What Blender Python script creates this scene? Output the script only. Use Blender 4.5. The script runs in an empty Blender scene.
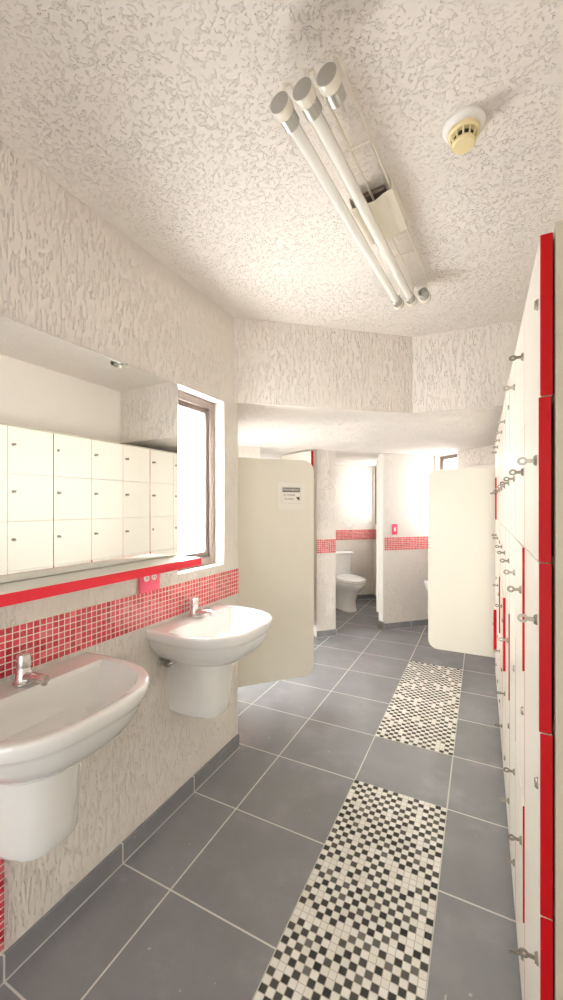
import bpy, bmesh, math, random
from mathutils import Vector, Matrix, Euler
random.seed(7)
C = bpy.context.scene.collection
PI = math.pi
R2 = math.sqrt(0.5)

# ---------------------------------------------------------------- node helpers
class NG:
    def __init__(self, name):
        self.m = bpy.data.materials.new(name); self.m.use_nodes = True
        self.nt = self.m.node_tree; self.nt.nodes.clear()
        self.out = self.nt.nodes.new('ShaderNodeOutputMaterial')
    def n(self, t, **kw):
        nd = self.nt.nodes.new(t)
        for k, v in kw.items(): setattr(nd, k, v)
        return nd
    def lk(self, a, b): self.nt.links.new(a, b)
    def setin(self, sock, v):
        if hasattr(v, 'is_output'): self.lk(v, sock)
        else: sock.default_value = v
    def math(self, op, a, b=0.0, c=None, clamp=False):
        nd = self.n('ShaderNodeMath', operation=op, use_clamp=clamp)
        self.setin(nd.inputs[0], a); self.setin(nd.inputs[1], b)
        if c is not None: self.setin(nd.inputs[2], c)
        return nd.outputs[0]
    def coord(self):
        return self.n('ShaderNodeTexCoord').outputs['Object']
    def sep(self, v):
        nd = self.n('ShaderNodeSeparateXYZ'); self.lk(v, nd.inputs[0]); return nd.outputs
    def comb(self, x, y, z):
        nd = self.n('ShaderNodeCombineXYZ')
        for i, q in enumerate((x, y, z)): self.setin(nd.inputs[i], q)
        return nd.outputs[0]
    def vmul(self, v, s):
        nd = self.n('ShaderNodeVectorMath', operation='MULTIPLY'); self.lk(v, nd.inputs[0]); nd.inputs[1].default_value = s
        return nd.outputs[0]
    def noise(self, v, scale, detail=3, rough=.5, dist=0.0):
        nd = self.n('ShaderNodeTexNoise'); self.lk(v, nd.inputs['Vector'])
        nd.inputs['Scale'].default_value = scale; nd.inputs['Detail'].default_value = detail
        nd.inputs['Roughness'].default_value = rough; nd.inputs['Distortion'].default_value = dist
        return nd.outputs['Fac']
    def white(self, v):
        nd = self.n('ShaderNodeTexWhiteNoise', noise_dimensions='3D'); self.lk(v, nd.inputs['Vector']); return nd.outputs['Value']
    def ramp(self, f, stops, interp='LINEAR'):
        nd = self.n('ShaderNodeValToRGB'); self.lk(f, nd.inputs[0]); cr = nd.color_ramp; cr.interpolation = interp
        while len(cr.elements) < len(stops): cr.elements.new(.5)
        for e, (p, c) in zip(cr.elements, stops):
            e.position = p; e.color = (*c, 1) if len(c) == 3 else c
        return nd.outputs[0]
    def mapr(self, f, a, b, c=0.0, d=1.0, smooth=True):
        nd = self.n('ShaderNodeMapRange', interpolation_type='SMOOTHSTEP' if smooth else 'LINEAR')
        self.setin(nd.inputs[0], f)
        for i, q in enumerate((a, b, c, d)): self.setin(nd.inputs[i+1], q)
        return nd.outputs[0]
    def mix(self, f, a, b):
        nd = self.n('ShaderNodeMix', data_type='RGBA')
        self.setin(nd.inputs['Factor'], f)
        for s, v in ((nd.inputs[6], a), (nd.inputs[7], b)):
            if hasattr(v, 'is_output'): self.lk(v, s)
            else: s.default_value = (*v, 1)
        return nd.outputs[2]
    def bump(self, h, strength=.5, dist=.01):
        nd = self.n('ShaderNodeBump'); nd.inputs['Strength'].default_value = strength
        nd.inputs['Distance'].default_value = dist; self.lk(h, nd.inputs['Height']); return nd.outputs[0]
    def bsdf(self, color, rough=.5, metal=0.0, normal=None, spec=.5, coat=0.0):
        b = self.n('ShaderNodeBsdfPrincipled')
        if hasattr(color, 'is_output'): self.lk(color, b.inputs['Base Color'])
        else: b.inputs['Base Color'].default_value = (*color, 1)
        self.setin(b.inputs['Roughness'], rough); b.inputs['Metallic'].default_value = metal
        b.inputs['Specular IOR Level'].default_value = spec
        b.inputs['Coat Weight'].default_value = coat; b.inputs['Coat Roughness'].default_value = .05
        if normal is not None: self.lk(normal, b.inputs['Normal'])
        self.lk(b.outputs[0], self.out.inputs[0]); return self.m

def plain(name, color, rough=.5, metal=0.0, var=.03, spec=.5, coat=0.0, scale=14):
    g = NG(name); v = g.coord(); f = g.noise(v, scale, 3)
    lo = tuple(max(0, c*(1-var)) for c in color); hi = tuple(min(1, c*(1+var)) for c in color)
    return g.bsdf(g.mix(f, lo, hi), g.mapr(f, .2, .8, max(0, rough-.04), rough+.04), metal, None, spec, coat)

def stucco(name, color, stretch, scale, width, depth, brk, dens):
    """plaster dragged with grit: thin broken grooves"""
    g = NG(name); v = g.coord()
    v2 = g.vmul(v, stretch)
    a = g.noise(v2, scale, 1.5, .5, .6)
    d = g.math('ABSOLUTE', g.math('SUBTRACT', a, .5))
    line = g.mapr(d, width*.45, width, 1.0, 0.0)
    m1 = g.mapr(g.noise(v2, brk, 1, .5), dens, dens+.07)
    m2 = g.mapr(g.noise(v, 4.0, 2), .30, .52, .35, 1.0)
    groove = g.math('MULTIPLY', g.math('MULTIPLY', line, m1), m2)
    fine = g.noise(v, 140, 3); mid = g.noise(v, 30, 2)
    h = g.math('SUBTRACT', g.math('ADD', g.math('MULTIPLY', fine, .22), g.math('MULTIPLY', mid, .35)), groove)
    tone = g.noise(v, 1.7, 3)
    col = g.mix(tone, tuple(c*.965 for c in color), color)
    return g.bsdf(col, .85, 0, g.bump(h, 1.0, depth), .25)

def grid_mask(g, p, pitch, off, half):
    """returns (1 on the joint, cell index)"""
    q = g.math('DIVIDE', g.math('SUBTRACT', p, off), pitch)
    cell = g.math('FLOOR', q)
    fr = g.math('SUBTRACT', q, cell)
    d = g.math('MINIMUM', fr, g.math('SUBTRACT', 1.0, fr))
    return g.mapr(d, half/pitch*.75, half/pitch*1.25, 1.0, 0.0), cell

def slate(name, axes=('x', 'y'), offs=(-.149, 1.16), pitch=.45, skirting=False):
    g = NG(name); v = g.coord(); s = g.sep(v)
    m1, c1 = grid_mask(g, s[0], pitch, offs[0], .0032)
    if skirting: mask, cell = m1, g.comb(c1, 3.0, 1.0)
    else:
        m2, c2 = grid_mask(g, s[1], pitch, offs[1], .0032)
        mask = g.math('MAXIMUM', m1, m2); cell = g.comb(c1, c2, 0.0)
    tone = g.white(cell)
    cl = g.noise(v, 5.0, 6, .62)
    cl2 = g.noise(v, 1.6, 3, .5)
    base = g.ramp(cl, [(.25, (.205, .205, .217)), (.55, (.24, .24, .253)), (.8, (.285, .285, .298))])
    base = g.mix(g.math('MULTIPLY', tone, .35), base, (.28, .28, .295))
    scuff = g.mapr(g.noise(v, 3.1, 5, .65), .50, .78, 0, .55)
    base = g.mix(scuff, base, (.40, .395, .40))
    spots = g.mapr(g.noise(v, 24, 2), .735, .76, 0, .55)
    base = g.mix(spots, base, (.55, .54, .52))
    col = g.mix(mask, base, (.62, .60, .57))
    rough = g.math('ADD', .20, g.math('MULTIPLY', mask, .3))
    return g.bsdf(col, rough, 0, g.bump(g.math('SUBTRACT', 1.0, mask), .35, .002), .5)

def floor_mosaic(name):
    g = NG(name); v = g.coord(); s = g.sep(v); p = .025
    m1, c1 = grid_mask(g, s[0], p, 0, .0013); m2, c2 = grid_mask(g, s[1], p, 0, .0013)
    mask = g.math('MAXIMUM', m1, m2)
    par = g.math('FLOORED_MODULO', g.math('ADD', c1, c2), 2.0)
    rnd = g.white(g.comb(c1, c2, 5.0)); rnd2 = g.white(g.comb(c2, c1, 9.0))
    dark = g.math('MULTIPLY', g.math('GREATER_THAN', par, .5), g.math('GREATER_THAN', rnd, .12))
    dk = g.ramp(rnd2, [(0, (.012, .012, .016)), (.5, (.03, .028, .024)), (.8, (.075, .072, .06)), (1, (.16, .155, .14))])
    lt = g.ramp(rnd2, [(0, (.80, .785, .71)), (1, (.90, .89, .85))])
    col = g.mix(mask, g.mix(dark, lt, dk), (.48, .45, .38))
    h = g.math('SUBTRACT', 1.0, mask)
    return g.bsdf(col, g.math('ADD', .22, g.math('MULTIPLY', mask, .5)), 0, g.bump(h, .4, .0015), .5)

def wall_mosaic(name):
    g = NG(name); v = g.coord(); s = g.sep(v); p = .0217
    m1, c1 = grid_mask(g, s[0], p, 0, .0017); m2, c2 = grid_mask(g, s[2], p, .921, .0017)
    mask = g.math('MAXIMUM', m1, m2)
    rnd = g.white(g.comb(c1, c2, 2.0))
    vein = g.noise(v, 190, 3, .6, 1.0)
    base = g.ramp(rnd, [(0, (.42, .008, .022)), (.45, (.58, .018, .04)), (.8, (.70, .05, .08)), (1, (.74, .16, .18))])
    base = g.mix(g.mapr(vein, .52, .70, 0, .6), base, (.75, .30, .32))
    col = g.mix(mask, base, (.86, .78, .70))
    h = g.math('SUBTRACT', 1.0, mask)
    return g.bsdf(col, g.math('ADD', .12, g.math('MULTIPLY', mask, .6)), 0, g.bump(h, .5, .002), .6)

def glass(name):
    g = NG(name)
    t = g.n('ShaderNodeBsdfTransparent'); t.inputs[0].default_value = (.97, .98, .98, 1)
    gl = g.n('ShaderNodeBsdfGlossy'); gl.inputs['Roughness'].default_value = .02
    tl = g.n('ShaderNodeBsdfTranslucent'); tl.inputs[0].default_value = (.93, .93, .93, 1)
    fr = g.n('ShaderNodeMixShader'); fr.inputs[0].default_value = .45       # frosted glass
    g.lk(t.outputs[0], fr.inputs[1]); g.lk(tl.outputs[0], fr.inputs[2])
    mx = g.n('ShaderNodeMixShader'); mx.inputs[0].default_value = .03
    g.lk(fr.outputs[0], mx.inputs[1]); g.lk(gl.outputs[0], mx.inputs[2]); g.lk(mx.outputs[0], g.out.inputs[0])
    return g.m

WALLC = (.81, .757, .695)
M = {
 'wall': stucco('stucco_wall', WALLC, (1, 1, .15), 88, .075, .0058, 95, .48),
 'ceil': stucco('stucco_ceiling', (.83, .776, .718), (1, 1, 1), 70, .052, .0038, 85, .485),
 'plaster': plain('smooth_plaster', (.82, .775, .71), .7, var=.02),
 'floor': slate('slate_tile_floor'),
 'skirt': slate('slate_tile_skirting', offs=(1.16, 0), skirting=True),
 'grout': plain('pale_grout', (.62, .60, .57), .8),
 'fmos': floor_mosaic('black_white_mosaic'),
 'wmos': wall_mosaic('red_glass_mosaic'),
 'cream': plain('cream_laminate', (.82, .785, .69), .32, var=.015, spec=.45),
 'carcass': plain('shade_darkened_carcass', (.53, .485, .375), .5, var=.03),  # darkened beige: the end panel's shade is put into the carcass colour
 'creamdoor': plain('ivory_laminate_door', (.83, .795, .70), .36, var=.012, spec=.5),
 'red': plain('red_edge_band', (.47, .001, .004), .45, var=.03, spec=.2),
 'shelfred': plain('coral_red_edge_band', (.74, .02, .04), .4, var=.03, spec=.3),
 'pink': plain('pink_plastic', (.80, .09, .17), .35, var=.03),
 'porc': plain('white_porcelain', (.80, .795, .77), .10, var=.01, spec=.55, coat=.6),
 'porcw': plain('bright_porcelain', (.86, .86, .85), .10, var=.01, spec=.55, coat=.5),
 'chrome': plain('brushed_chrome', (.72, .70, .68), .18, 1.0, var=.03),
 'nickel': plain('worn_nickel', (.34, .31, .25), .42, 1.0, var=.12),
 'bronze': plain('brown_anodised_aluminium', (.20, .155, .135), .42, .35, var=.08),
 'steel': plain('dull_steel', (.50, .49, .46), .32, 1.0, var=.06),
 'enamel': plain('cream_enamel', (.82, .77, .66), .35, var=.02),
 'yellowed': plain('yellowed_plastic', (.80, .68, .38), .4, var=.06),
 'white': plain('white_plastic', (.84, .82, .78), .35, var=.02),
 'tube': plain('fluorescent_glass', (.88, .86, .80), .12, var=.01, spec=.6),
 'black': plain('matt_black', (.015, .014, .013), .6, var=.1),
 'grey': plain('sign_grey', (.17, .16, .15), .5, var=.05),
 'paper': plain('sign_white', (.84, .81, .74), .45, var=.01),
 'rubber': plain('dark_rubber', (.06, .058, .055), .6, var=.1),
 'glass': glass('window_glass'),
 'out': plain('sunlit_concrete', (.72, .70, .66), .9, var=.05),
}
def mirror_mat():
    g = NG('silvered_mirror'); v = g.coord(); f = g.noise(v, 2.0, 2)
    return g.bsdf(g.mix(f, (.90, .905, .885), (.93, .93, .91)), .012, 1.0)
M['mirror'] = mirror_mat()

# ---------------------------------------------------------------- mesh helpers
def obj(name, bm, mats, parent=None, loc=(0, 0, 0), rotz=0.0, smooth=None):
    me = bpy.data.meshes.new(name)
    bmesh.ops.recalc_face_normals(bm, faces=bm.faces[:])
    bm.to_mesh(me); bm.free()
    if not isinstance(mats, (list, tuple)): mats = [mats]
    for m in mats: me.materials.append(m)
    o = bpy.data.objects.new(name, me); C.objects.link(o)
    if parent is not None: o.parent = parent
    o.location = loc; o.rotation_euler = (0, 0, rotz)
    if smooth is not None:
        me.polygons.foreach_set('use_smooth', [True]*len(me.polygons))
        me.set_sharp_from_angle(angle=math.radians(smooth))
    return o
def bx(bm, x0, x1, y0, y1, z0, z1, mi=0, bev=0.0, seg=2):
    vs = [bm.verts.new((x, y, z)) for x in (x0, x1) for y in (y0, y1) for z in (z0, z1)]
    idx = [(0, 1, 3, 2), (4, 6, 7, 5), (0, 4, 5, 1), (2, 3, 7, 6), (0, 2, 6, 4), (1, 5, 7, 3)]
    fs = [bm.faces.new([vs[i] for i in f]) for f in idx]
    for f in fs: f.material_index = mi
    if bev > 0:
        es = list({e for f in fs for e in f.edges})
        r = bmesh.ops.bevel(bm, geom=es, offset=bev, segments=seg, affect='EDGES', profile=.5)
        for f in r['faces']: f.material_index = mi
def box(*a, **k):
    bm = bmesh.new(); bx(bm, *a, **k); return bm
def tube(bm, pts, r, seg=12, cap=True, mi=0):
    pts = [Vector(p) for p in pts]; n = len(pts)
    rs = r if isinstance(r, (list, tuple)) else [r]*n
    rings = []; up = None
    for i, p in enumerate(pts):
        d = (pts[min(i+1, n-1)] - pts[max(i-1, 0)]).normalized()
        if up is None: up = Vector((0, 0, 1)) if abs(d.z) < .9 else Vector((1, 0, 0))
        a = d.cross(up).normalized(); b = a.cross(d).normalized(); up = b
        rings.append([bm.verts.new(p + (a*math.cos(t) + b*math.sin(t))*rs[i]) for t in [2*PI*k/seg for k in range(seg)]])
    for A, B in zip(rings, rings[1:]):
        for k in range(seg):
            f = bm.faces.new((A[k], A[(k+1) % seg], B[(k+1) % seg], B[k])); f.material_index = mi
    if cap:
        for q in (rings[0][::-1], rings[-1]):
            f = bm.faces.new(q); f.material_index = mi
def lathe(bm, prof, seg=32, o=(0, 0, 0), axis='z', mi=0, cap=True):
    """prof: list of (r, h)"""
    o = Vector(o); rings = []
    for r, h in prof:
        ring = []
        for k in range(seg):
            t = 2*PI*k/seg; c, s = math.cos(t)*r, math.sin(t)*r
            p = {'z': (c, s, h), 'y': (s, h, c), 'x': (h, c, s)}[axis]
            ring.append(bm.verts.new(o + Vector(p)))
        rings.append(ring)
    for A, B in zip(rings, rings[1:]):
        for k in range(seg):
            f = bm.faces.new((A[k], A[(k+1) % seg], B[(k+1) % seg], B[k])); f.material_index = mi
    if cap:
        for q in (rings[0][::-1], rings[-1]):
            f = bm.faces.new(q); f.material_index = mi
def loft(bm, rings, cap0=True, cap1=True, mi=0):
    V = [[bm.verts.new(p) for p in r] for r in rings]; n = len(V[0])
    for A, B in zip(V, V[1:]):
        for k in range(n):
            f = bm.faces.new((A[k], A[(k+1) % n], B[(k+1) % n], B[k])); f.material_index = mi
    for q, c in ((V[0][::-1], cap0), (V[-1], cap1)):
        if c: bm.faces.new(q).material_index = mi
def prism(bm, poly, z0, z1, mside=0, mbot=0, mtop=0):
    a = [bm.verts.new((x, y, z0)) for x, y in poly]; b = [bm.verts.new((x, y, z1)) for x, y in poly]
    n = len(poly)
    for k in range(n): bm.faces.new((a[k], a[(k+1) % n], b[(k+1) % n], b[k])).material_index = mside
    bm.faces.new(a[::-1]).material_index = mbot; bm.faces.new(b).material_index = mtop
def wall_bm(x0, x1, z0, z1, th, holes=(), mrev=0):
    """upright wall in local x (along), y (0 room face .. th), z, with square openings"""
    bm = bmesh.new()
    xs = sorted({x0, x1, *[h[0] for h in holes], *[h[1] for h in holes]})
    zs = sorted({z0, z1, *[h[2] for h in holes], *[h[3] for h in holes]})
    vd = {}
    def v(x, y, z):
        k = (round(x, 5), y, round(z, 5))
        if k not in vd: vd[k] = bm.verts.new((x, y, z))
        return vd[k]
    def solid(i, j):
        if not (0 <= i < len(xs)-1 and 0 <= j < len(zs)-1): return False
        cx, cz = (xs[i]+xs[i+1])/2, (zs[j]+zs[j+1])/2
        return not any(h[0] < cx < h[1] and h[2] < cz < h[3] for h in holes)
    for i in range(len(xs)-1):
        for j in range(len(zs)-1):
            if not solid(i, j): continue
            a, b, c, d = xs[i], xs[i+1], zs[j], zs[j+1]
            for y in (0, th): bm.faces.new((v(a, y, c), v(b, y, c), v(b, y, d), v(a, y, d)))
            for (di, dj, p, q) in ((-1, 0, (a, c), (a, d)), (1, 0, (b, c), (b, d)), (0, -1, (a, c), (b, c)), (0, 1, (a, d), (b, d))):
                if not solid(i+di, j+dj):
                    f = bm.faces.new((v(p[0], 0, p[1]), v(q[0], 0, q[1]), v(q[0], th, q[1]), v(p[0], th, p[1])))
                    inside = 0 <= i+di < len(xs)-1 and 0 <= j+dj < len(zs)-1
                    f.material_index = mrev if inside else 0
    return bm
def struct(name, bm, mats, loc=(0, 0, 0), rotz=0.0, parent=None):
    o = obj(name, bm, mats, parent, loc, rotz)
    if parent is None: o['kind'] = 'structure'
    return o
def tag(o, label, cat, group=None):
    o['label'] = label; o['category'] = cat
    if group: o['group'] = group
    return o
def thing(name, label, cat, loc=(0, 0, 0), rotz=0.0, group=None):
    o = bpy.data.objects.new(name, None); C.objects.link(o); o.empty_display_size = .1
    o.location = loc; o.rotation_euler = (0, 0, rotz)
    return tag(o, label, cat, group)
def copy_tree(o, parent=None):
    c = o.copy(); C.objects.link(c)
    if parent is not None: c.parent = parent
    for ch in list(o.children): copy_tree(ch, c)
    return c
def st(s, t):                       # the 45-degree back of the room: s along it, t into it
    return (R2*s - R2*t, R2*s + R2*t)

# ---------------------------------------------------------------- measures
H = 2.56; SOF = 2.055; XL = -1.31; XF = .098; XR = .56; YB = -1.5
LEND = 2.03
TA = 4.03; SB = 3.305; SC = .509; TBK = 5.45

# ---------------------------------------------------------------- setting
struct('floor', box(-4.6, 2.4, YB-.3, 8.2, -.12, 0), M['floor'])
struct('ceiling', box(-1.55, .75, YB-.2, 2.95, H, H+.12), M['ceil'])
bm = bmesh.new()
prism(bm, [(XL, 1.985), (-.41, 2.75), (XR, 2.80), (.80, 2.80), (.80, 4.3), st(SB+.2, TBK+.2), st(SC-.2, TBK+.2), st(SC-.2, 2.42), (XL-.17, 1.985)], SOF, H+.05, 0, 1, 1)
struct('ceiling_lower', bm, [M['wall'], M['ceil']])

W1 = (1.50, 1.885, 1.115, 2.034)    # window in the left wall, along Y and z
struct('wall_left', wall_bm(YB-.1, LEND, 0, H+.05, .16, [W1], 1), [M['wall'], M['plaster']], (XL, 0, 0), PI/2)
struct('wall_right', wall_bm(-4.25, 1.6, 0, H+.05, .12), M['plaster'], (XR, 0, 0), -PI/2)
DB = (-.30, 1.05, .0, 2.15)  # assumed opening behind the camera, added to let light in
struct('wall_back', wall_bm(-.7, 1.46, 0, H+.05, .12, [DB], 1), [M['wall'], M['plaster']], (0, YB, 0), PI)
O1 = (1.107, 1.747); O2 = (1.976, 2.600)
struct('wall_front', wall_bm(SC-.02, SB+.02, 0, SOF, .09, [(O1[0], O1[1], 0, SOF-.001), (O2[0], O2[1], 0, SOF-.001)], 0), M['wall'], (*st(0, TA), 0), PI/4)
W2 = (-4.00, -3.655, 1.10, 2.04); W3 = (-5.41, -4.55, 1.15, 2.04)
struct('wall_outer', wall_bm(-5.5, -2.45, 0, SOF, .14, [W2, W3], 1), [M['wall'], M['plaster']], (*st(SB, 0), 0), -PI/4)
W4 = (.75, 1.6, 1.25, 2.04)
struct('wall_stall_back', wall_bm(SC-.1, SB+.1, 0, SOF, .14, [W4], 1), [M['wall'], M['plaster']], (*st(0, TBK), 0), PI/4)
W5 = (2.95, 3.85, .15, 1.75)
struct('wall_stall_left', wall_bm(2.362, 5.45, 0, SOF, .12, [W5], 1), [M['wall'], M['plaster']], (*st(SC, 0), 0), 3*PI/4)
struct('wall_stall_divider', box(1.80, 1.92, TA+.09, TBK, 0, SOF), M['wall'], rotz=PI/4)

# skirting tiles
def skirt(name, x0, x1, loc, rz, h=.078):
    bm = box(x0, x1, -.011, 0, 0, h); bx(bm, x0, x1, -.0155, -.0112, 0, .002, mi=1)
    struct(name, bm, [M['skirt'], M['grout']], loc, rz)
skirt('baseboard_left', YB+.01, LEND, (XL, 0, 0), PI/2)
A0 = (*st(0, TA), 0)
skirt('baseboard_front', SC+.02, O1[0], A0, PI/4, .07)
skirt('baseboard_pillar', O1[1], O2[0], A0, PI/4, .07)
skirt('baseboard_entrance', O2[1], SB-.012, A0, PI/4, .07)
skirt('baseboard_outer', -TA+.001, -2.55, (*st(SB, 0), 0), -PI/4, .07)
skirt('baseboard_stall', -TBK+.012, -TA-.125, (*st(SB, 0), 0), -PI/4, .07)
skirt('baseboard_stall_back', 1.925, SB-.001, (*st(0, TBK), 0), PI/4, .07)

# red glass-mosaic bands
def band(name, x0, x1, loc, rz, z0=.921, z1=1.073):
    struct(name, box(x0, x1, -.005, 0, z0, z1), M['wmos'], loc, rz)
band('trim_1', YB+.01, LEND, (XL, 0, 0), PI/2)
band('trim_2', O1[1], O2[0], A0, PI/4)
band('trim_3', O2[1], SB-.006, A0, PI/4)
band('trim_4', SC+.02, O1[0], A0, PI/4)
band('trim_5', 1.925, SB-.006, (*st(0, TBK), 0), PI/4)
band('trim_6', -TBK+.006, -TA-.125, (*st(SB, 0), 0), -PI/4)
band('trim_7', -TA+.006, -2.55, (*st(SB, 0), 0), -PI/4)
# low upright mosaic strip on the left wall under the near basin
struct('trim_8', box(.50, .712, -.008, 0, .095, .445), M['wmos'], (XL, 0, 0), PI/2)
# black and white mosaic inlays in the floor
for nm, y0, y1 in (('trim_9', .71, 2.06), ('trim_10', 2.51, 3.86)):
    struct(nm, box(0, .45, 0, y1-y0, -.004, .0015), M['fmos'], (-.599, y0, 0))
# pale box-out on the outer wall beyond the screens
struct('trim_11', box(-3.45, -2.56, -.06, 0, 1.79, 1.862, bev=.006), M['plaster'], (*st(SB, 0), 0), -PI/4)

# windows
def window(name, w, loc, rz, back, sash=True):
    x0, x1, z0, z1 = w; t = .045; d = .05
    root = bpy.data.objects.new(name, None); C.objects.link(root); root['kind'] = 'structure'
    root.location = loc; root.rotation_euler = (0, 0, rz)
    def ring(a0, a1, b0, b1, t, y0, y1):
        bm = bmesh.new()
        for q in ((a0, a0+t, b0, b1), (a1-t, a1, b0, b1), (a0+t, a1-t, b0, b0+t), (a0+t, a1-t, b1-t, b1)):
            bx(bm, q[0], q[1], y0, y1, q[2], q[3], bev=.004)
        return bm
    obj('window_frame', ring(x0, x1, z0, z1, t, back, back+d), M['bronze'], root)
    if sash: obj('window_sash', ring(x0+t, x1-t, z0+t, z1-t, .03, back+.012, back+.04), M['bronze'], root)
    k = t + (.03 if sash else 0)
    obj('pane', box(x0+k-.004, x1-k+.004, back+.024, back+.029, z0+k-.004, z1-k+.004), M['glass'], root)
    return root
window('window_1', W1, (XL, 0, 0), PI/2, .062)
window('window_2', W2, (*st(SB, 0), 0), -PI/4, .06, False)
window('window_3', W3, (*st(SB, 0), 0), -PI/4, .02)
window('added_window_5', W5, (*st(SC, 0), 0), 3*PI/4, .04)  # unseen window, added and set low to light the floor
window('added_window_4', W4, (*st(0, TBK), 0), PI/4, .04)  # unseen window, added to brighten the other stall

# ---------------------------------------------------------------- lockers
DW, CW = .3051, .3057
ZR = [1.957, 1.653, 1.342, 1.023, .680, .378, .106]
def door_bm(DH):
    bm = bmesh.new()
    bx(bm, 0, .02, -DW, 0, -DH, 0, bev=.0008, seg=1)
    bmesh.ops.recalc_face_normals(bm, faces=bm.faces[:])
    for f in bm.faces: f.material_index = 1 if abs(f.normal.y) > .7 else 0
    return bm
def lock_bm():
    bm = bmesh.new()
    lathe(bm, [(.0105, .001), (.0105, -.002), (.0085, -.004), (.0085, -.0055)], 16, axis='x')
    return bm
def key_bm():
    bm = bmesh.new()
    bx(bm, -.016, -.0055, -.0012, .0012, -.004, .004)
    # ring-shaped bow
    n = 14; ro, ri, th = .0095, .004, .0012; cx = -.024
    P = []
    for r in (ro, ri):
        for s in (-th, th):
            P.append([bm.verts.new((cx + r*math.cos(2*PI*k/n), s, r*.9*math.sin(2*PI*k/n))) for k in range(n)])
    for a, b in ((0, 1), (1, 3), (3, 2), (2, 0)):
        for k in range(n): bm.faces.new((P[a][k], P[a][(k+1) % n], P[b][(k+1) % n], P[b][k]))
    return bm
def carcass_bm():
    bm = bmesh.new(); x0, x1 = XF + .0235, .545; W = .92; z0, z1 = .10, 1.972; t = .018
    bx(bm, x0, x1, 0, t, z0, z1); bx(bm, x0, x1, W-t, W, z0, z1)
    bx(bm, x1-.012, x1, t, W-t, z0, z1)
    for y in (CW, 2*CW): bx(bm, x0, x1-.012, y-t/2, y+t/2, z0+t, z1-t)
    for k in range(7):
        z = (z1 - t/2) if k == 0 else ZR[k]
        if k == 6: z = z0 + t/2
        bx(bm, x0, x1-.012, t, W-t, z-t/2, z+t/2)
    return bm
D_ME = obj('door', door_bm(ZR[0]-ZR[1]-.0022), [M['creamdoor'], M['red']])
DMESH = [D_ME.data]
for k in range(1, 6):
    t_ = obj('door', door_bm(ZR[k]-ZR[k+1]-.0022), [M['creamdoor'], M['red']]); DMESH.append(t_.data); bpy.data.objects.remove(t_)
L_ME = obj('lock', lock_bm(), M['nickel'], D_ME, (0, -DW+.035, -.115))
K_ME = obj('key', key_bm(), M['nickel'], D_ME, (0, -DW+.035, -.115))
car0 = carcass_bm(); car0_me = None
AJAR = {(0, 1): .5, (0, 2): .4, (1, 2): 1.0, (4, 3): 2.0, (8, 4): 4.0, (8, 1): 2.0, (1, 4): .8, (3, 3): .8, (6, 3): 1.2}
KEYS = {(1, 0), (2, 0), (4, 0), (5, 0), (7, 0), (8, 0), (6, 0)} | {(c, 1) for c in range(9)} | {(c, 2) for c in (0, 1, 2, 3, 4, 5, 7, 8)} \
    | {(0, 4), (3, 3), (5, 3), (7, 3), (2, 4), (4, 4), (6, 4), (1, 5), (3, 5), (5, 5), (0, 5), (2, 5), (1, 4)}
ULAB = ['ivory locker unit nearest the camera, end panel and red door edges showing',
        'middle ivory locker unit of the row, beside the far floor mosaic',
        'farthest ivory locker unit, ending at the plain screen without a sign']
carme = None; plme = None
for u in range(3):
    un = thing('locker_unit', ULAB[u], 'locker', (XF, .885 + .92*u, 0), 0, 'ivory locker units along the right wall')
    if u == 0:
        c = obj('carcass', car0, M['carcass'], un); carme = c.data
        p = obj('plinth', box(.15, .52, .004, .916, 0, .0995), M['cream'], un); plme = p.data
        c.location.x = -XF; p.location.x = -XF
    else:
        for nm, me in (('carcass', carme), ('plinth', plme)):
            o = bpy.data.objects.new(nm, me); C.objects.link(o); o.parent = un; o.location.x = -XF
    for j in range(3):
        for k in range(6):
            col = u*3 + j
            first = (u == 0 and j == 0 and k == 0)
            d = D_ME if first else D_ME.copy()
            if not first: C.objects.link(d)
            d.data = DMESH[k]; d.parent = un; d.location = (0, CW*(j+1) + .0016 , ZR[k] - .0011)
            d.rotation_euler = (0, 0, -math.radians(AJAR.get((col, k), random.uniform(0, .12))))
            if not first:
                l = L_ME.copy(); C.objects.link(l); l.parent = d
                if (col, k) in KEYS:
                    q = K_ME.copy(); C.objects.link(q); q.parent = d
                    q.rotation_euler = (random.uniform(-.5, .5), 0, 0)
bpy.data.objects.remove(K_ME)     # the first door has a lock but no key in it

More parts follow.
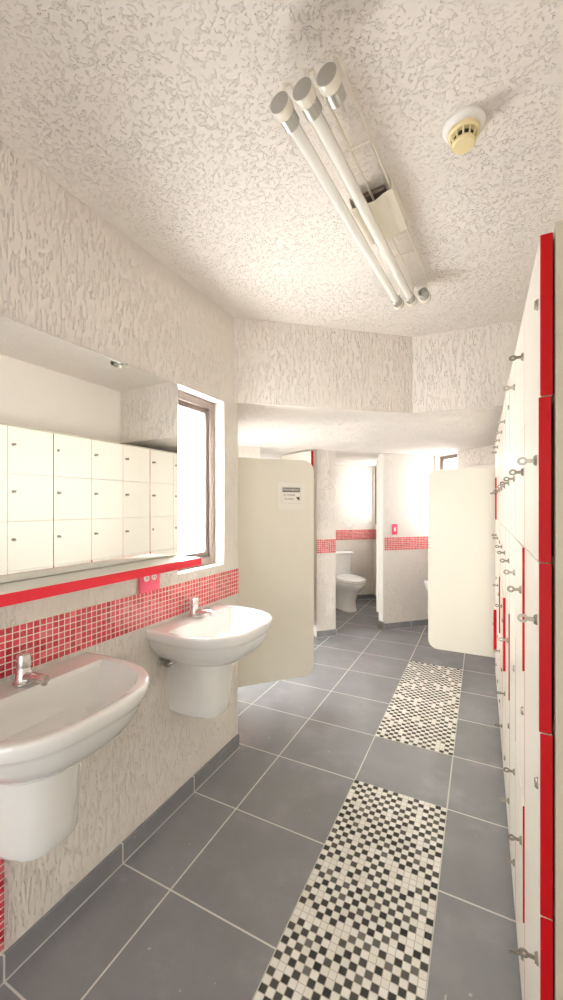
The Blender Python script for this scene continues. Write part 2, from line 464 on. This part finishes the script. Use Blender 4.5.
# ---------------------------------------------------------------- wash basins
def outline(hw, P, n=3.0, N=44, x0=0.0, flare=.10):
    pts = []
    for i in range(N+1):
        a = PI*i/N
        x = P*abs(math.sin(a))**(2/n); y = hw*math.copysign(abs(math.cos(a))**(2/n), math.cos(a))
        y *= 1 - flare*(1 - x/P)**2
        pts.append((x0 + x, y))
    for i in range(1, 10):                       # straight back
        y = -hw*(1-flare) + 2*hw*(1-flare)*i/10
        pts.append((x0, y))
    return pts
def basin_bm():
    bm = bmesh.new(); hw, P = .292, .425
    rings = []
    for s, sx, z in ((.40, .52, -.180), (.52, .66, -.173), (.68, .80, -.150), (.80, .89, -.118), (.885, .94, -.085),
                     (.93, .965, -.058), (.958, .975, -.046), (.968, .981, -.043), (.976, .985, -.040), (.992, .995, -.026), (1, 1, -.012), (.997, .998, -.004), (.985, .99, .0)):
        rings.append([(x*sx, y*s, z) for x, y in outline(hw, P)])
    inner = lambda k, z, dx=0: [((.105 + dx) + (x*k), y, z) for x, y in [(a, b) for a, b in outline(.252, .285, 2.7, flare=.05)]]
    rings.append([(x*.955 + .008, y*.955, .001) for x, y in outline(hw, P)])
    rings.append(inner(1.02, -.002, -.003))
    def inn(s, z):
        cx = .105 + .285*.5
        return [(cx + (.105 + x - cx)*s, y*s, z) for x, y in outline(.252, .285, 2.7, flare=.05)]
    for s, z in ((1.0, -.006), (.965, -.018), (.93, -.05), (.86, -.085), (.72, -.112), (.5, -.126), (.25, -.131), (.09, -.133)):
        rings.append(inn(s, z))
    loft(bm, rings)
    return bm
def pedestal_bm():
    bm = bmesh.new(); rings = []
    for s, z in ((.90, -.436), (.965, -.431), (.985, -.421), (1.0, -.38), (1.03, -.28), (1.09, -.16), (1.12, -.10)):
        rings.append([(x*s, y*s, z + (.012*(1-x/.232) if z < -.35 else 0)) for x, y in outline(.118, .232, 2.9, 28, flare=0.0)])
    loft(bm, rings); return bm
def make_basin():
    t = thing('washbasin', 'white wall-hung washbasin nearest the camera, under the mirror', 'washbasin', (XL, .742, .905), 0, 'white washbasins on the left wall')
    obj('basin', basin_bm(), M['porc'], t, smooth=50)
    obj('pedestal', pedestal_bm(), M['porc'], t, smooth=45)
    bm = bmesh.new(); lathe(bm, [(.031, -.002), (.031, .001), (.027, .0025), (.012, .0015), (.004, .0015)], 24, (.2515, 0, -.1325))
    obj('drain', bm, M['chrome'], t, smooth=40)
    bm = bmesh.new()
    lathe(bm, [(.030, .001), (.030, .006), (.026, .010), (.022, .030), (.019, .048), (.0185, .050)], 24, (.055, 0, 0))
    tap = obj('tap', bm, M['chrome'], t, smooth=40)
    bm = bmesh.new()
    lathe(bm, [(.0175, .0505), (.0205, .052), (.0205, .078), (.0185, .088), (.012, .0915), (.003, .092)], 24, (.055, 0, 0))
    obj('push_button', bm, M['chrome'], tap, smooth=40)
    bm = bmesh.new()
    tube(bm, [(.06, 0, .020), (.09, 0, .025), (.13, 0, .030), (.16, 0, .031), (.166, 0, .030)], [.016, .0145, .0125, .012, .010], 16)
    tube(bm, [(.155, 0, .030), (.155, 0, .014)], .0085, 14)
    obj('spout', bm, M['chrome'], tap, smooth=45)
    return t
b0 = make_basin()
b1 = copy_tree(b0); b1.location = (XL, 1.558, .905)
b1['label'] = 'white wall-hung washbasin below the window, farther from the camera'
# water supply under the far basin
v = bpy.data.objects.new('supply_valve', None); C.objects.link(v); v.parent = b1; v.location = (0, -.175, -.17)
bm = bmesh.new(); lathe(bm, [(.022, .0005), (.022, .004), (.012, .009), (.011, .03)], 20, axis='x')
obj('wall_flange', bm, M['steel'], v, smooth=40)
bm = bmesh.new(); lathe(bm, [(.0135, .03), (.0155, .033), (.0155, .050), (.012, .055)], 16, axis='x')
obj('valve_body', bm, M['nickel'], v, smooth=40)
bm = bmesh.new(); tube(bm, [(.048, 0, 0), (.062, .015, .002), (.075, .04, .012), (.08, .062, .035), (.08, .073, .066), (.08, .076, .078)], .0075, 12)
obj('supply_pipe', bm, M['chrome'], v, smooth=60)

# ---------------------------------------------------------------- mirror, shelf, socket
MY0, MY1 = -.25, 1.497
mi = thing('wall_mirror', 'large frameless mirror above the washbasins reflecting the lockers', 'mirror', (XL, 0, 0))
obj('mirror_glass', box(.0005, .006, MY0, MY1, 1.212, 2.0265, bev=.0008, seg=1), M['mirror'], mi)
bm = bmesh.new(); bx(bm, .0065, .010, -.006, .006, -.004, .010, bev=.0012); lathe(bm, [(.004, .010), (.0035, .012)], 12, (0, 0, .003), axis='x')
for k, y in enumerate((.15, 1.185)):
    if k == 0: c0 = obj('mirror_clip', bm, M['chrome'], mi, (0, y, 2.021), smooth=40)
    else:
        c1 = c0.copy(); C.objects.link(c1); c1.location.y = y
sh = thing('wall_shelf', 'long cream shelf with red front edge under the mirror', 'shelf', (XL, 0, 0))
obj('shelf_board', box(.0005, .162, MY0, 1.468, 1.178, 1.210), M['cream'], sh)
obj('edge_band', box(.162, .165, MY0, 1.468, 1.1775, 1.2105), M['shelfred'], sh)
so = thing('power_outlet', 'pink outlet plate with two white sockets under the shelf', 'outlet', (XL, 1.305, 1.122))
obj('plate', box(.0055, .016, -.060, .060, -.050, .048, bev=.004), M['pink'], so, smooth=40)
for y in (-.022, .022):
    bm = bmesh.new(); lathe(bm, [(.0155, .0155), (.0155, .018), (.0135, .019), (.003, .0185)], 20, (0, y, .012), axis='x')
    s = obj('socket', bm, M['white'], so, smooth=40)
    bm = bmesh.new()
    for dy in (-.005, .005): bx(bm, .0186, .0193, y+dy-.0012, y+dy+.0012, .008, .017)
    obj('slot', bm, M['black'], s)

# ---------------------------------------------------------------- screens
def rounded_panel(L, z0, z1, th, r, seg=8):
    """free side at x = 0, fixed side at x = L; corners at the free side rounded"""
    pts = [(L, z0), (L, z1)]
    for k in range(seg+1):
        a = PI/2 + PI/2*k/seg; pts.append((r + r*math.cos(a), z1 - r + r*math.sin(a)))
    for k in range(seg+1):
        a = PI + PI/2*k/seg; pts.append((r + r*math.cos(a), z0 + r + r*math.sin(a)))
    bm = bmesh.new()
    A = [bm.verts.new((x, -th/2, z)) for x, z in pts]; B = [bm.verts.new((x, th/2, z)) for x, z in pts]; n = len(pts)
    bm.faces.new(A); bm.faces.new(B[::-1])
    for k in range(n): bm.faces.new((A[k], A[(k+1) % n], B[(k+1) % n], B[k]))
    bmesh.ops.bevel(bm, geom=[e for e in bm.edges if abs((e.verts[0].co - e.verts[1].co).y) < 1e-6], offset=.003, segments=2, affect='EDGES')
    return bm
ang = math.radians(48)
e = (-1.113, 2.741); Lp = .627
p1 = thing('screen_panel', 'cream rounded screen panel carrying a small white sign', 'screen', (e[0], e[1], 0), ang + PI, 'cream screen panels before the stalls')
obj('panel', rounded_panel(Lp, .205, 1.775, .028, .075), M['cream'], p1, smooth=30)
for z in (.42, 1.55):
    obj('wall_bracket', box(Lp-.045, Lp+.004, .0145, .03, z-.03, z+.03, bev=.003), M['steel'], p1)
p2 = thing('screen_panel', 'plain cream rounded screen panel at the end of the lockers', 'screen', (-.42, 3.722, 0), 0, 'cream screen panels before the stalls')
obj('panel', rounded_panel(.9785, .20, 1.757, .028, .075), M['cream'], p2, smooth=30)
for z in (.42, 1.55):
    obj('wall_bracket', box(.93, .9795, .0145, .03, z-.03, z+.03, bev=.003), M['steel'], p2)
obj('support_foot', box(.86, .90, -.014, .014, 0, .1995, bev=.003), M['steel'], p2)
# the sign on the left screen
def text_bm(txt, size):
    cu = bpy.data.curves.new('t', 'FONT'); cu.body = txt; cu.size = size; cu.align_x = 'CENTER'; cu.align_y = 'CENTER'; cu.extrude = .0003; cu.resolution_u = 2
    o = bpy.data.objects.new('t', cu); C.objects.link(o)
    bpy.context.view_layer.update()
    me = bpy.data.meshes.new_from_object(o.evaluated_get(bpy.context.evaluated_depsgraph_get()))
    bm = bmesh.new(); bm.from_mesh(me)
    bpy.data.objects.remove(o); bpy.data.meshes.remove(me)
    bmesh.ops.rotate(bm, cent=(0, 0, 0), matrix=Matrix.Rotation(PI/2, 3, 'X'), verts=bm.verts[:])
    return bm
dirv = Vector((math.cos(ang), math.sin(ang), 0)); nrm = Vector((math.sin(ang), -math.cos(ang), 0))
sp = Vector((e[0], e[1], 0)) - dirv*.182 + nrm*.0142
sg = thing('wall_sign', 'small white notice with dark grey heading on the left screen', 'sign', (sp.x, sp.y, 1.514), ang)
sg.scale = (1.1, 1, 1.08)
obj('sign_plate', box(-.098, .098, -.003, 0, -.087, .087, bev=.001), M['paper'], sg)
obj('heading_bar', box(-.060, .063, -.0042, -.003, .026, .056, bev=.0004, seg=1), M['grey'], sg)
bm = text_bm('PROHIBIDO', .0215); obj('heading_text', bm, M['paper'], sg, (.0015, -.0045, .041))
bm = text_bm('EL FUMAR', .018); obj('notice_text', bm, M['grey'], sg, (-.012, -.0034, .006))
bm = text_bm('EN AREA', .016); obj('notice_text', bm, M['grey'], sg, (-.014, -.0034, -.019))
bm = bmesh.new()
a = [bm.verts.new(q) for q in ((.034, -.0042, -.006), (.060, -.0042, -.006), (.058, -.0042, -.030), (.050, -.0042, -.026))]
b = [bm.verts.new((q.co.x, -.003, q.co.z)) for q in a]
bm.faces.new(a); bm.faces.new(b[::-1])
for k in range(4): bm.faces.new((a[k], a[(k+1) % 4], b[(k+1) % 4], b[k]))
obj('triangle_mark', bm, M['black'], sg)
bm = bmesh.new()
for q in ((-.066, .068, -.049, -.048), (-.066, .068, .0605, .0615), (-.066, -.065, -.048, .0605), (.067, .068, -.048, .0605)):
    bx(bm, q[0], q[1], -.0036, -.003, q[2], q[3])
obj('border_line', bm, M['steel'], sg)

# stall doors
def leaf(name, a, direction, L, z0, z1, edge):
    root = bpy.data.objects.new(name, None); C.objects.link(root); root['kind'] = 'structure'
    root.location = (a[0], a[1], 0); root.rotation_euler = (0, 0, math.atan2(direction[1], direction[0]))
    obj('door_leaf', box(.004, L-.004, -.015, .015, z0, z1), M['cream'], root)
    obj('door_edge', box(0, .0035, -.015, .015, z0, z1), edge, root)
    obj('door_edge', box(L-.0035, L, -.015, .015, z0, z1), edge, root)
leaf('door_1', (-1.630, 3.995), (-.87, .49), .58, .18, 2.035, M['red'])
j2 = st(O2[1]-.012, TA+.125)
leaf('door_2', j2, (-.10, .995), .58, .18, 2.0, M['cream'])
struct('trim_12', box(O2[1]-.022, O2[1]-.001, .0, .09, .09, SOF-.004, bev=.002), M['white'], A0, PI/4)
struct('trim_13', box(O2[1]-.026, O2[1]-.001, -.004, .09, 0, .09), M['steel'], A0, PI/4)
# pink switch on the wall by the stall
sw = thing('light_switch', 'pink light switch plate on the wall right of the toilet doorway', 'switch', (*st(2.735, TA), 1.165), PI/4)
obj('plate', box(-.036, .036, -.009, -.0005, -.062, .062, bev=.003), M['pink'], sw, smooth=40)
obj('rocker', box(-.014, .014, -.0125, -.009, -.022, .022, bev=.002), M['white'], sw)

# ---------------------------------------------------------------- toilet
def ell(cx, cy, a, bf, bb, z, n=40, p=2.3):
    out = []
    for k in range(n):
        t = 2*PI*k/n; c, s = math.cos(t), math.sin(t)
        x = a*math.copysign(abs(c)**(2/p), c); b = bb if s > 0 else bf
        out.append((cx + x, cy + b*math.copysign(abs(s)**(2/p), s), z))
    return out
def make_toilet(loc, rz):
    t = thing('toilet', 'white two-piece toilet with closed lid in the open stall', 'toilet', loc, rz)
    bm = bmesh.new()
    loft(bm, [ell(0, -.33, .118, .20, .21, 0), ell(0, -.33, .118, .20, .21, .02), ell(0, -.33, .108, .185, .20, .05), ell(0, -.33, .105, .18, .20, .15),
              ell(0, -.34, .125, .20, .21, .23), ell(0, -.36, .165, .245, .24, .30), ell(0, -.375, .185, .285, .26, .35), ell(0, -.375, .192, .297, .27, .39), ell(0, -.375, .188, .293, .27, .402)])
    bx(bm, -.15, .15, -.24, -.02, .30, .40, bev=.03, seg=3)
    bowl = obj('bowl', bm, M['porcw'], t, smooth=50)
    bm = bmesh.new(); loft(bm, [ell(0, -.385, .186, .297, .215, .4025), ell(0, -.385, .193, .304, .22, .408), ell(0, -.385, .193, .304, .22, .418), ell(0, -.385, .188, .298, .215, .424)])
    obj('seat', bm, M['porcw'], t, smooth=50)
    bm = bmesh.new(); loft(bm, [ell(0, -.385, .186, .295, .215, .4245), ell(0, -.385, .192, .302, .22, .429), ell(0, -.385, .190, .300, .22, .440), ell(0, -.385, .175, .28, .205, .449), ell(0, -.385, .10, .16, .12, .455)])
    obj('lid', bm, M['porcw'], t, smooth=50)
    bm = bmesh.new()
    loft(bm, [ell(0, -.105, .17, .085, .085, .395, p=5), ell(0, -.105, .185, .09, .09, .42, p=5), ell(0, -.107, .205, .10, .098, .72, p=5)])
    tank = obj('tank', bm, M['porcw'], t, smooth=50)
    bm = bmesh.new()
    loft(bm, [ell(0, -.107, .208, .104, .10, .7205, p=5), ell(0, -.107, .216, .11, .102, .726, p=5), ell(0, -.107, .216, .11, .102, .748, p=5), ell(0, -.107, .205, .10, .095, .757, p=5)])
    obj('tank_lid', bm, M['porcw'], t, smooth=50)
    bm = bmesh.new(); lathe(bm, [(.012, -.206), (.012, -.213), (.006, -.218)], 14, (-.15, 0, .66), axis='y'); tube(bm, [(-.15, -.218, .66), (-.11, -.222, .655), (-.085, -.222, .652)], [.006, .006, .005], 10)
    obj('flush_lever', bm, M['chrome'], tank, smooth=50)
    bm = bmesh.new()
    for s in (-1, 1): lathe(bm, [(.011, 0), (.011, .008), (.006, .014)], 12, (s*.108, -.22, .018))
    obj('bolt_cap', bm, M['white'], t, smooth=50)
    return t
s0 = 2.63
make_toilet((*st(s0, TBK-.004), 0), PI/4).scale = (1.04, 1.17, 1.02)

# urinal behind the right screen
ur = thing('urinal', 'white urinal on the far wall, peeking out past the plain screen', 'urinal', (*st(SB, 3.73), .37), -PI/4)
bm = bmesh.new()
def ur_ring(hw, P, z): return [(y, -.001-x, z) for x, y in outline(hw, P, 2.4, 28, flare=0)]
loft(bm, [ur_ring(.10, .16, 0), ur_ring(.145, .26, .04), ur_ring(.17, .33, .12), ur_ring(.178, .35, .2), ur_ring(.175, .34, .225), ur_ring(.15, .30, .225), ur_ring(.13, .26, .16), ur_ring(.06, .12, .09)])
obj('bowl', bm, M['porcw'], ur, smooth=50)
bm = bmesh.new()
loft(bm, [ur_ring(.170, .10, .226), ur_ring(.172, .09, .35), ur_ring(.165, .085, .55), ur_ring(.12, .07, .62), ur_ring(.09, .05, .63)])
obj('back_plate', bm, M['porcw'], ur, smooth=50)
bm = bmesh.new(); tube(bm, [(0, -.03, .631), (0, -.03, .66)], .011, 14); lathe(bm, [(.02, .66), (.022, .68), (.016, .705), (.004, .71)], 16, (0, -.03, 0))
obj('flush_valve', bm, M['chrome'], ur, smooth=50)

# ---------------------------------------------------------------- ceiling light
TZ = 2.468
fx = thing('ceiling_light', 'three-arm fluorescent ceiling light with two white tubes fitted', 'light', (-.353, 1.489, TZ), -math.radians(3.9))
yn, yf = -.592, .598
XS = (-.065, 0, .065)
bm = bmesh.new()   # folded sheet cover open at both ends
prof = [(-.062, .0905), (-.062, .060), (-.052, .030), (.032, .026), (.062, .040), (.090, .046), (.090, .0905)]
n = len(prof); y0, y1 = -.112, .110
o_ = [[bm.verts.new((x, y, z)) for x, z in prof] for y in (y0, y1)]
i_ = [[bm.verts.new((x*.965, y, z+.0035 if 0 < k < n-1 else z)) for k, (x, z) in enumerate(prof)] for y in (y0, y1)]
for k in range(n-1):
    bm.faces.new((o_[0][k], o_[0][k+1], o_[1][k+1], o_[1][k])); bm.faces.new((i_[0][k], i_[1][k], i_[1][k+1], i_[0][k+1]))
    for q in (0, 1): bm.faces.new((o_[q][k], o_[q][k+1], i_[q][k+1], i_[q][k]))
for k in (0, n-1): bm.faces.new((o_[0][k], o_[1][k], i_[1][k], i_[0][k]))
obj('cover', bm, M['enamel'], fx)
obj('ballast', box(-.03, .06, -.09, .09, .074, .0915, bev=.004), M['bronze'], fx)
bm = bmesh.new(); lathe(bm, [(.006, .0295), (.008, .026), (.008, .021), (.003, .019)], 14, (-.004, .04, 0)); obj('cover_screw', bm, M['steel'], fx, smooth=40)
for x in XS:
    bm = bmesh.new(); tube(bm, [(x+.004, yn+.015, .0265), (x+.006, yn+.015, .055), (x+.014, yn+.03, .067), (x+.014, yf-.03, .067), (x+.006, yf-.015, .055), (x+.004, yf-.015, .0265)], .0042, 10)
    obj('support_rod', bm, M['enamel'], fx, smooth=60)
for y in (-.30, .30):
    bm = bmesh.new(); tube(bm, [(XS[0]+.014, y, .067), (XS[2]+.014, y, .067)], .0036, 10)
    obj('cross_bar', bm, M['enamel'], fx, smooth=60)
for x in XS:
    for (ya, sgn) in ((yn, 1), (yf, -1)):
        bm = bmesh.new()
        lathe(bm, [(.0265, 0), (.027, sgn*.003), (.027, sgn*.026), (.0255, sgn*.028)], 28, (x, ya, 0), axis='y')
        lh = obj('lamp_holder', bm, M['enamel'], fx, smooth=40)
        bm = bmesh.new(); lathe(bm, [(.0255, -sgn*.0015), (.0255, sgn*.0005)], 28, (x, ya, 0), axis='y')
        obj('end_disc', bm, M['steel'], lh, smooth=40)
        bm = bmesh.new(); lathe(bm, [(.023, sgn*.0285), (.023, sgn*.066), (.021, sgn*.068), (.0175, sgn*.068), (.0175, sgn*.032)], 28, (x, ya, 0), axis='y', cap=True)
        obj('sleeve', bm, M['steel'], lh, smooth=40)
for x in XS[:2]:
    bm = bmesh.new(); tube(bm, [(x, yn+.066, 0), (x, yf-.066, 0)], .0172, 24)
    obj('fluorescent_tube', bm, M['tube'], fx, smooth=50)

# smoke detector
sd = thing('smoke_detector', 'round yellowed smoke detector on a white ceiling base', 'smoke detector', (-.047, 1.283, H))
bm = bmesh.new(); lathe(bm, [(.058, -.0005), (.058, -.008), (.052, -.016), (.045, -.020)], 36); obj('base', bm, M['white'], sd, smooth=35)
bm = bmesh.new(); lathe(bm, [(.0435, -.0205), (.0435, -.029), (.039, -.034), (.026, -.0345)], 36)
hd = obj('head', bm, M['yellowed'], sd, smooth=35)
bm = bmesh.new(); lathe(bm, [(.027, -.035), (.027, -.050)], 24); obj('sensor_chamber', bm, M['black'], hd, smooth=35)
bm = bmesh.new()
for k in range(12):
    a = 2*PI*k/12; c, s = math.cos(a), math.sin(a)
    tube(bm, [(.036*c, .036*s, -.033), (.034*c, .034*s, -.044), (.030*c, .030*s, -.052)], .0028, 8)
obj('cage', bm, M['yellowed'], hd, smooth=60)
bm = bmesh.new(); lathe(bm, [(.031, -.050), (.032, -.052), (.032, -.058), (.029, -.0615), (.004, -.0625)], 32); obj('end_cap', bm, M['yellowed'], hd, smooth=35)

# ---------------------------------------------------------------- daylight and added fill
w = bpy.data.worlds.new('World'); bpy.context.scene.world = w; w.use_nodes = True
bg = w.node_tree.nodes['Background']; bg.inputs[0].default_value = (.98, .99, 1.0, 1); bg.inputs[1].default_value = .9
def area(name, loc, direction, sx, sy, power, col=(1, .985, .965), portal=False):
    l = bpy.data.lights.new(name, 'AREA'); l.shape = 'RECTANGLE'; l.size = sx; l.size_y = sy; l.energy = power; l.color = col
    o = bpy.data.objects.new(name, l); C.objects.link(o); o.location = loc
    o.rotation_euler = Vector(direction).to_track_quat('-Z', 'Y').to_euler()
    if portal: l.cycles.is_portal = True
    return o
def n3(a): return Vector((a[0], a[1], 0))
area('daylight_left_window', (XL-.166, (W1[0]+W1[1])/2+.025, 1.575), (1, 0, 0), .44, .93, 76)
c2 = st(SB+.20, 3.83); area('daylight_far_window', (c2[0], c2[1], 1.57), (-1, -1, 0), .36, .94, 17)
c3 = st(SB+.20, 4.98); area('daylight_stall_window', (c3[0], c3[1], 1.6), (-1, -1, 0), .82, .9, 20)
c4 = st(1.175, TBK+.2); area('added_fill_other_stall', (c4[0], c4[1], 1.65), (1, -1, 0), .85, .8, 18)  # added lamp behind the unseen stall window
c5 = st(SC-.2, 3.40); area('added_fill_side', (c5[0], c5[1], .95), (1, 1, 0), .90, 1.6, 40)  # added lamp at the unseen side window, for the floor and soffit
area('added_fill_back', (-.375, YB-.16, 1.08), (0, 1, 0), 1.34, 2.1, 19)  # added fill lamp outside the assumed back opening

# ---------------------------------------------------------------- camera and view
cam = bpy.data.cameras.new('camera'); co = bpy.data.objects.new('camera', cam); C.objects.link(co)
cam.sensor_width = 36; cam.sensor_fit = 'AUTO'; cam.lens = 14.4; cam.shift_y = .005; cam.clip_start = .02
co.location = (0, 0, 1.45); co.rotation_euler = (PI/2, 0, math.radians(26.6))
sc = bpy.context.scene; sc.camera = co
sc.view_settings.view_transform = 'Standard'; sc.view_settings.look = 'None'
sc.view_settings.gamma = 1; sc.view_settings.use_curve_mapping = False
sc.view_settings.exposure = 0.45
sc.cycles.use_denoising = True
sc.cycles.max_bounces = 12; sc.cycles.diffuse_bounces = 7; sc.cycles.glossy_bounces = 5; sc.cycles.transparent_max_bounces = 12
sc.cycles.caustics_reflective = False; sc.cycles.sample_clamp_indirect = 8
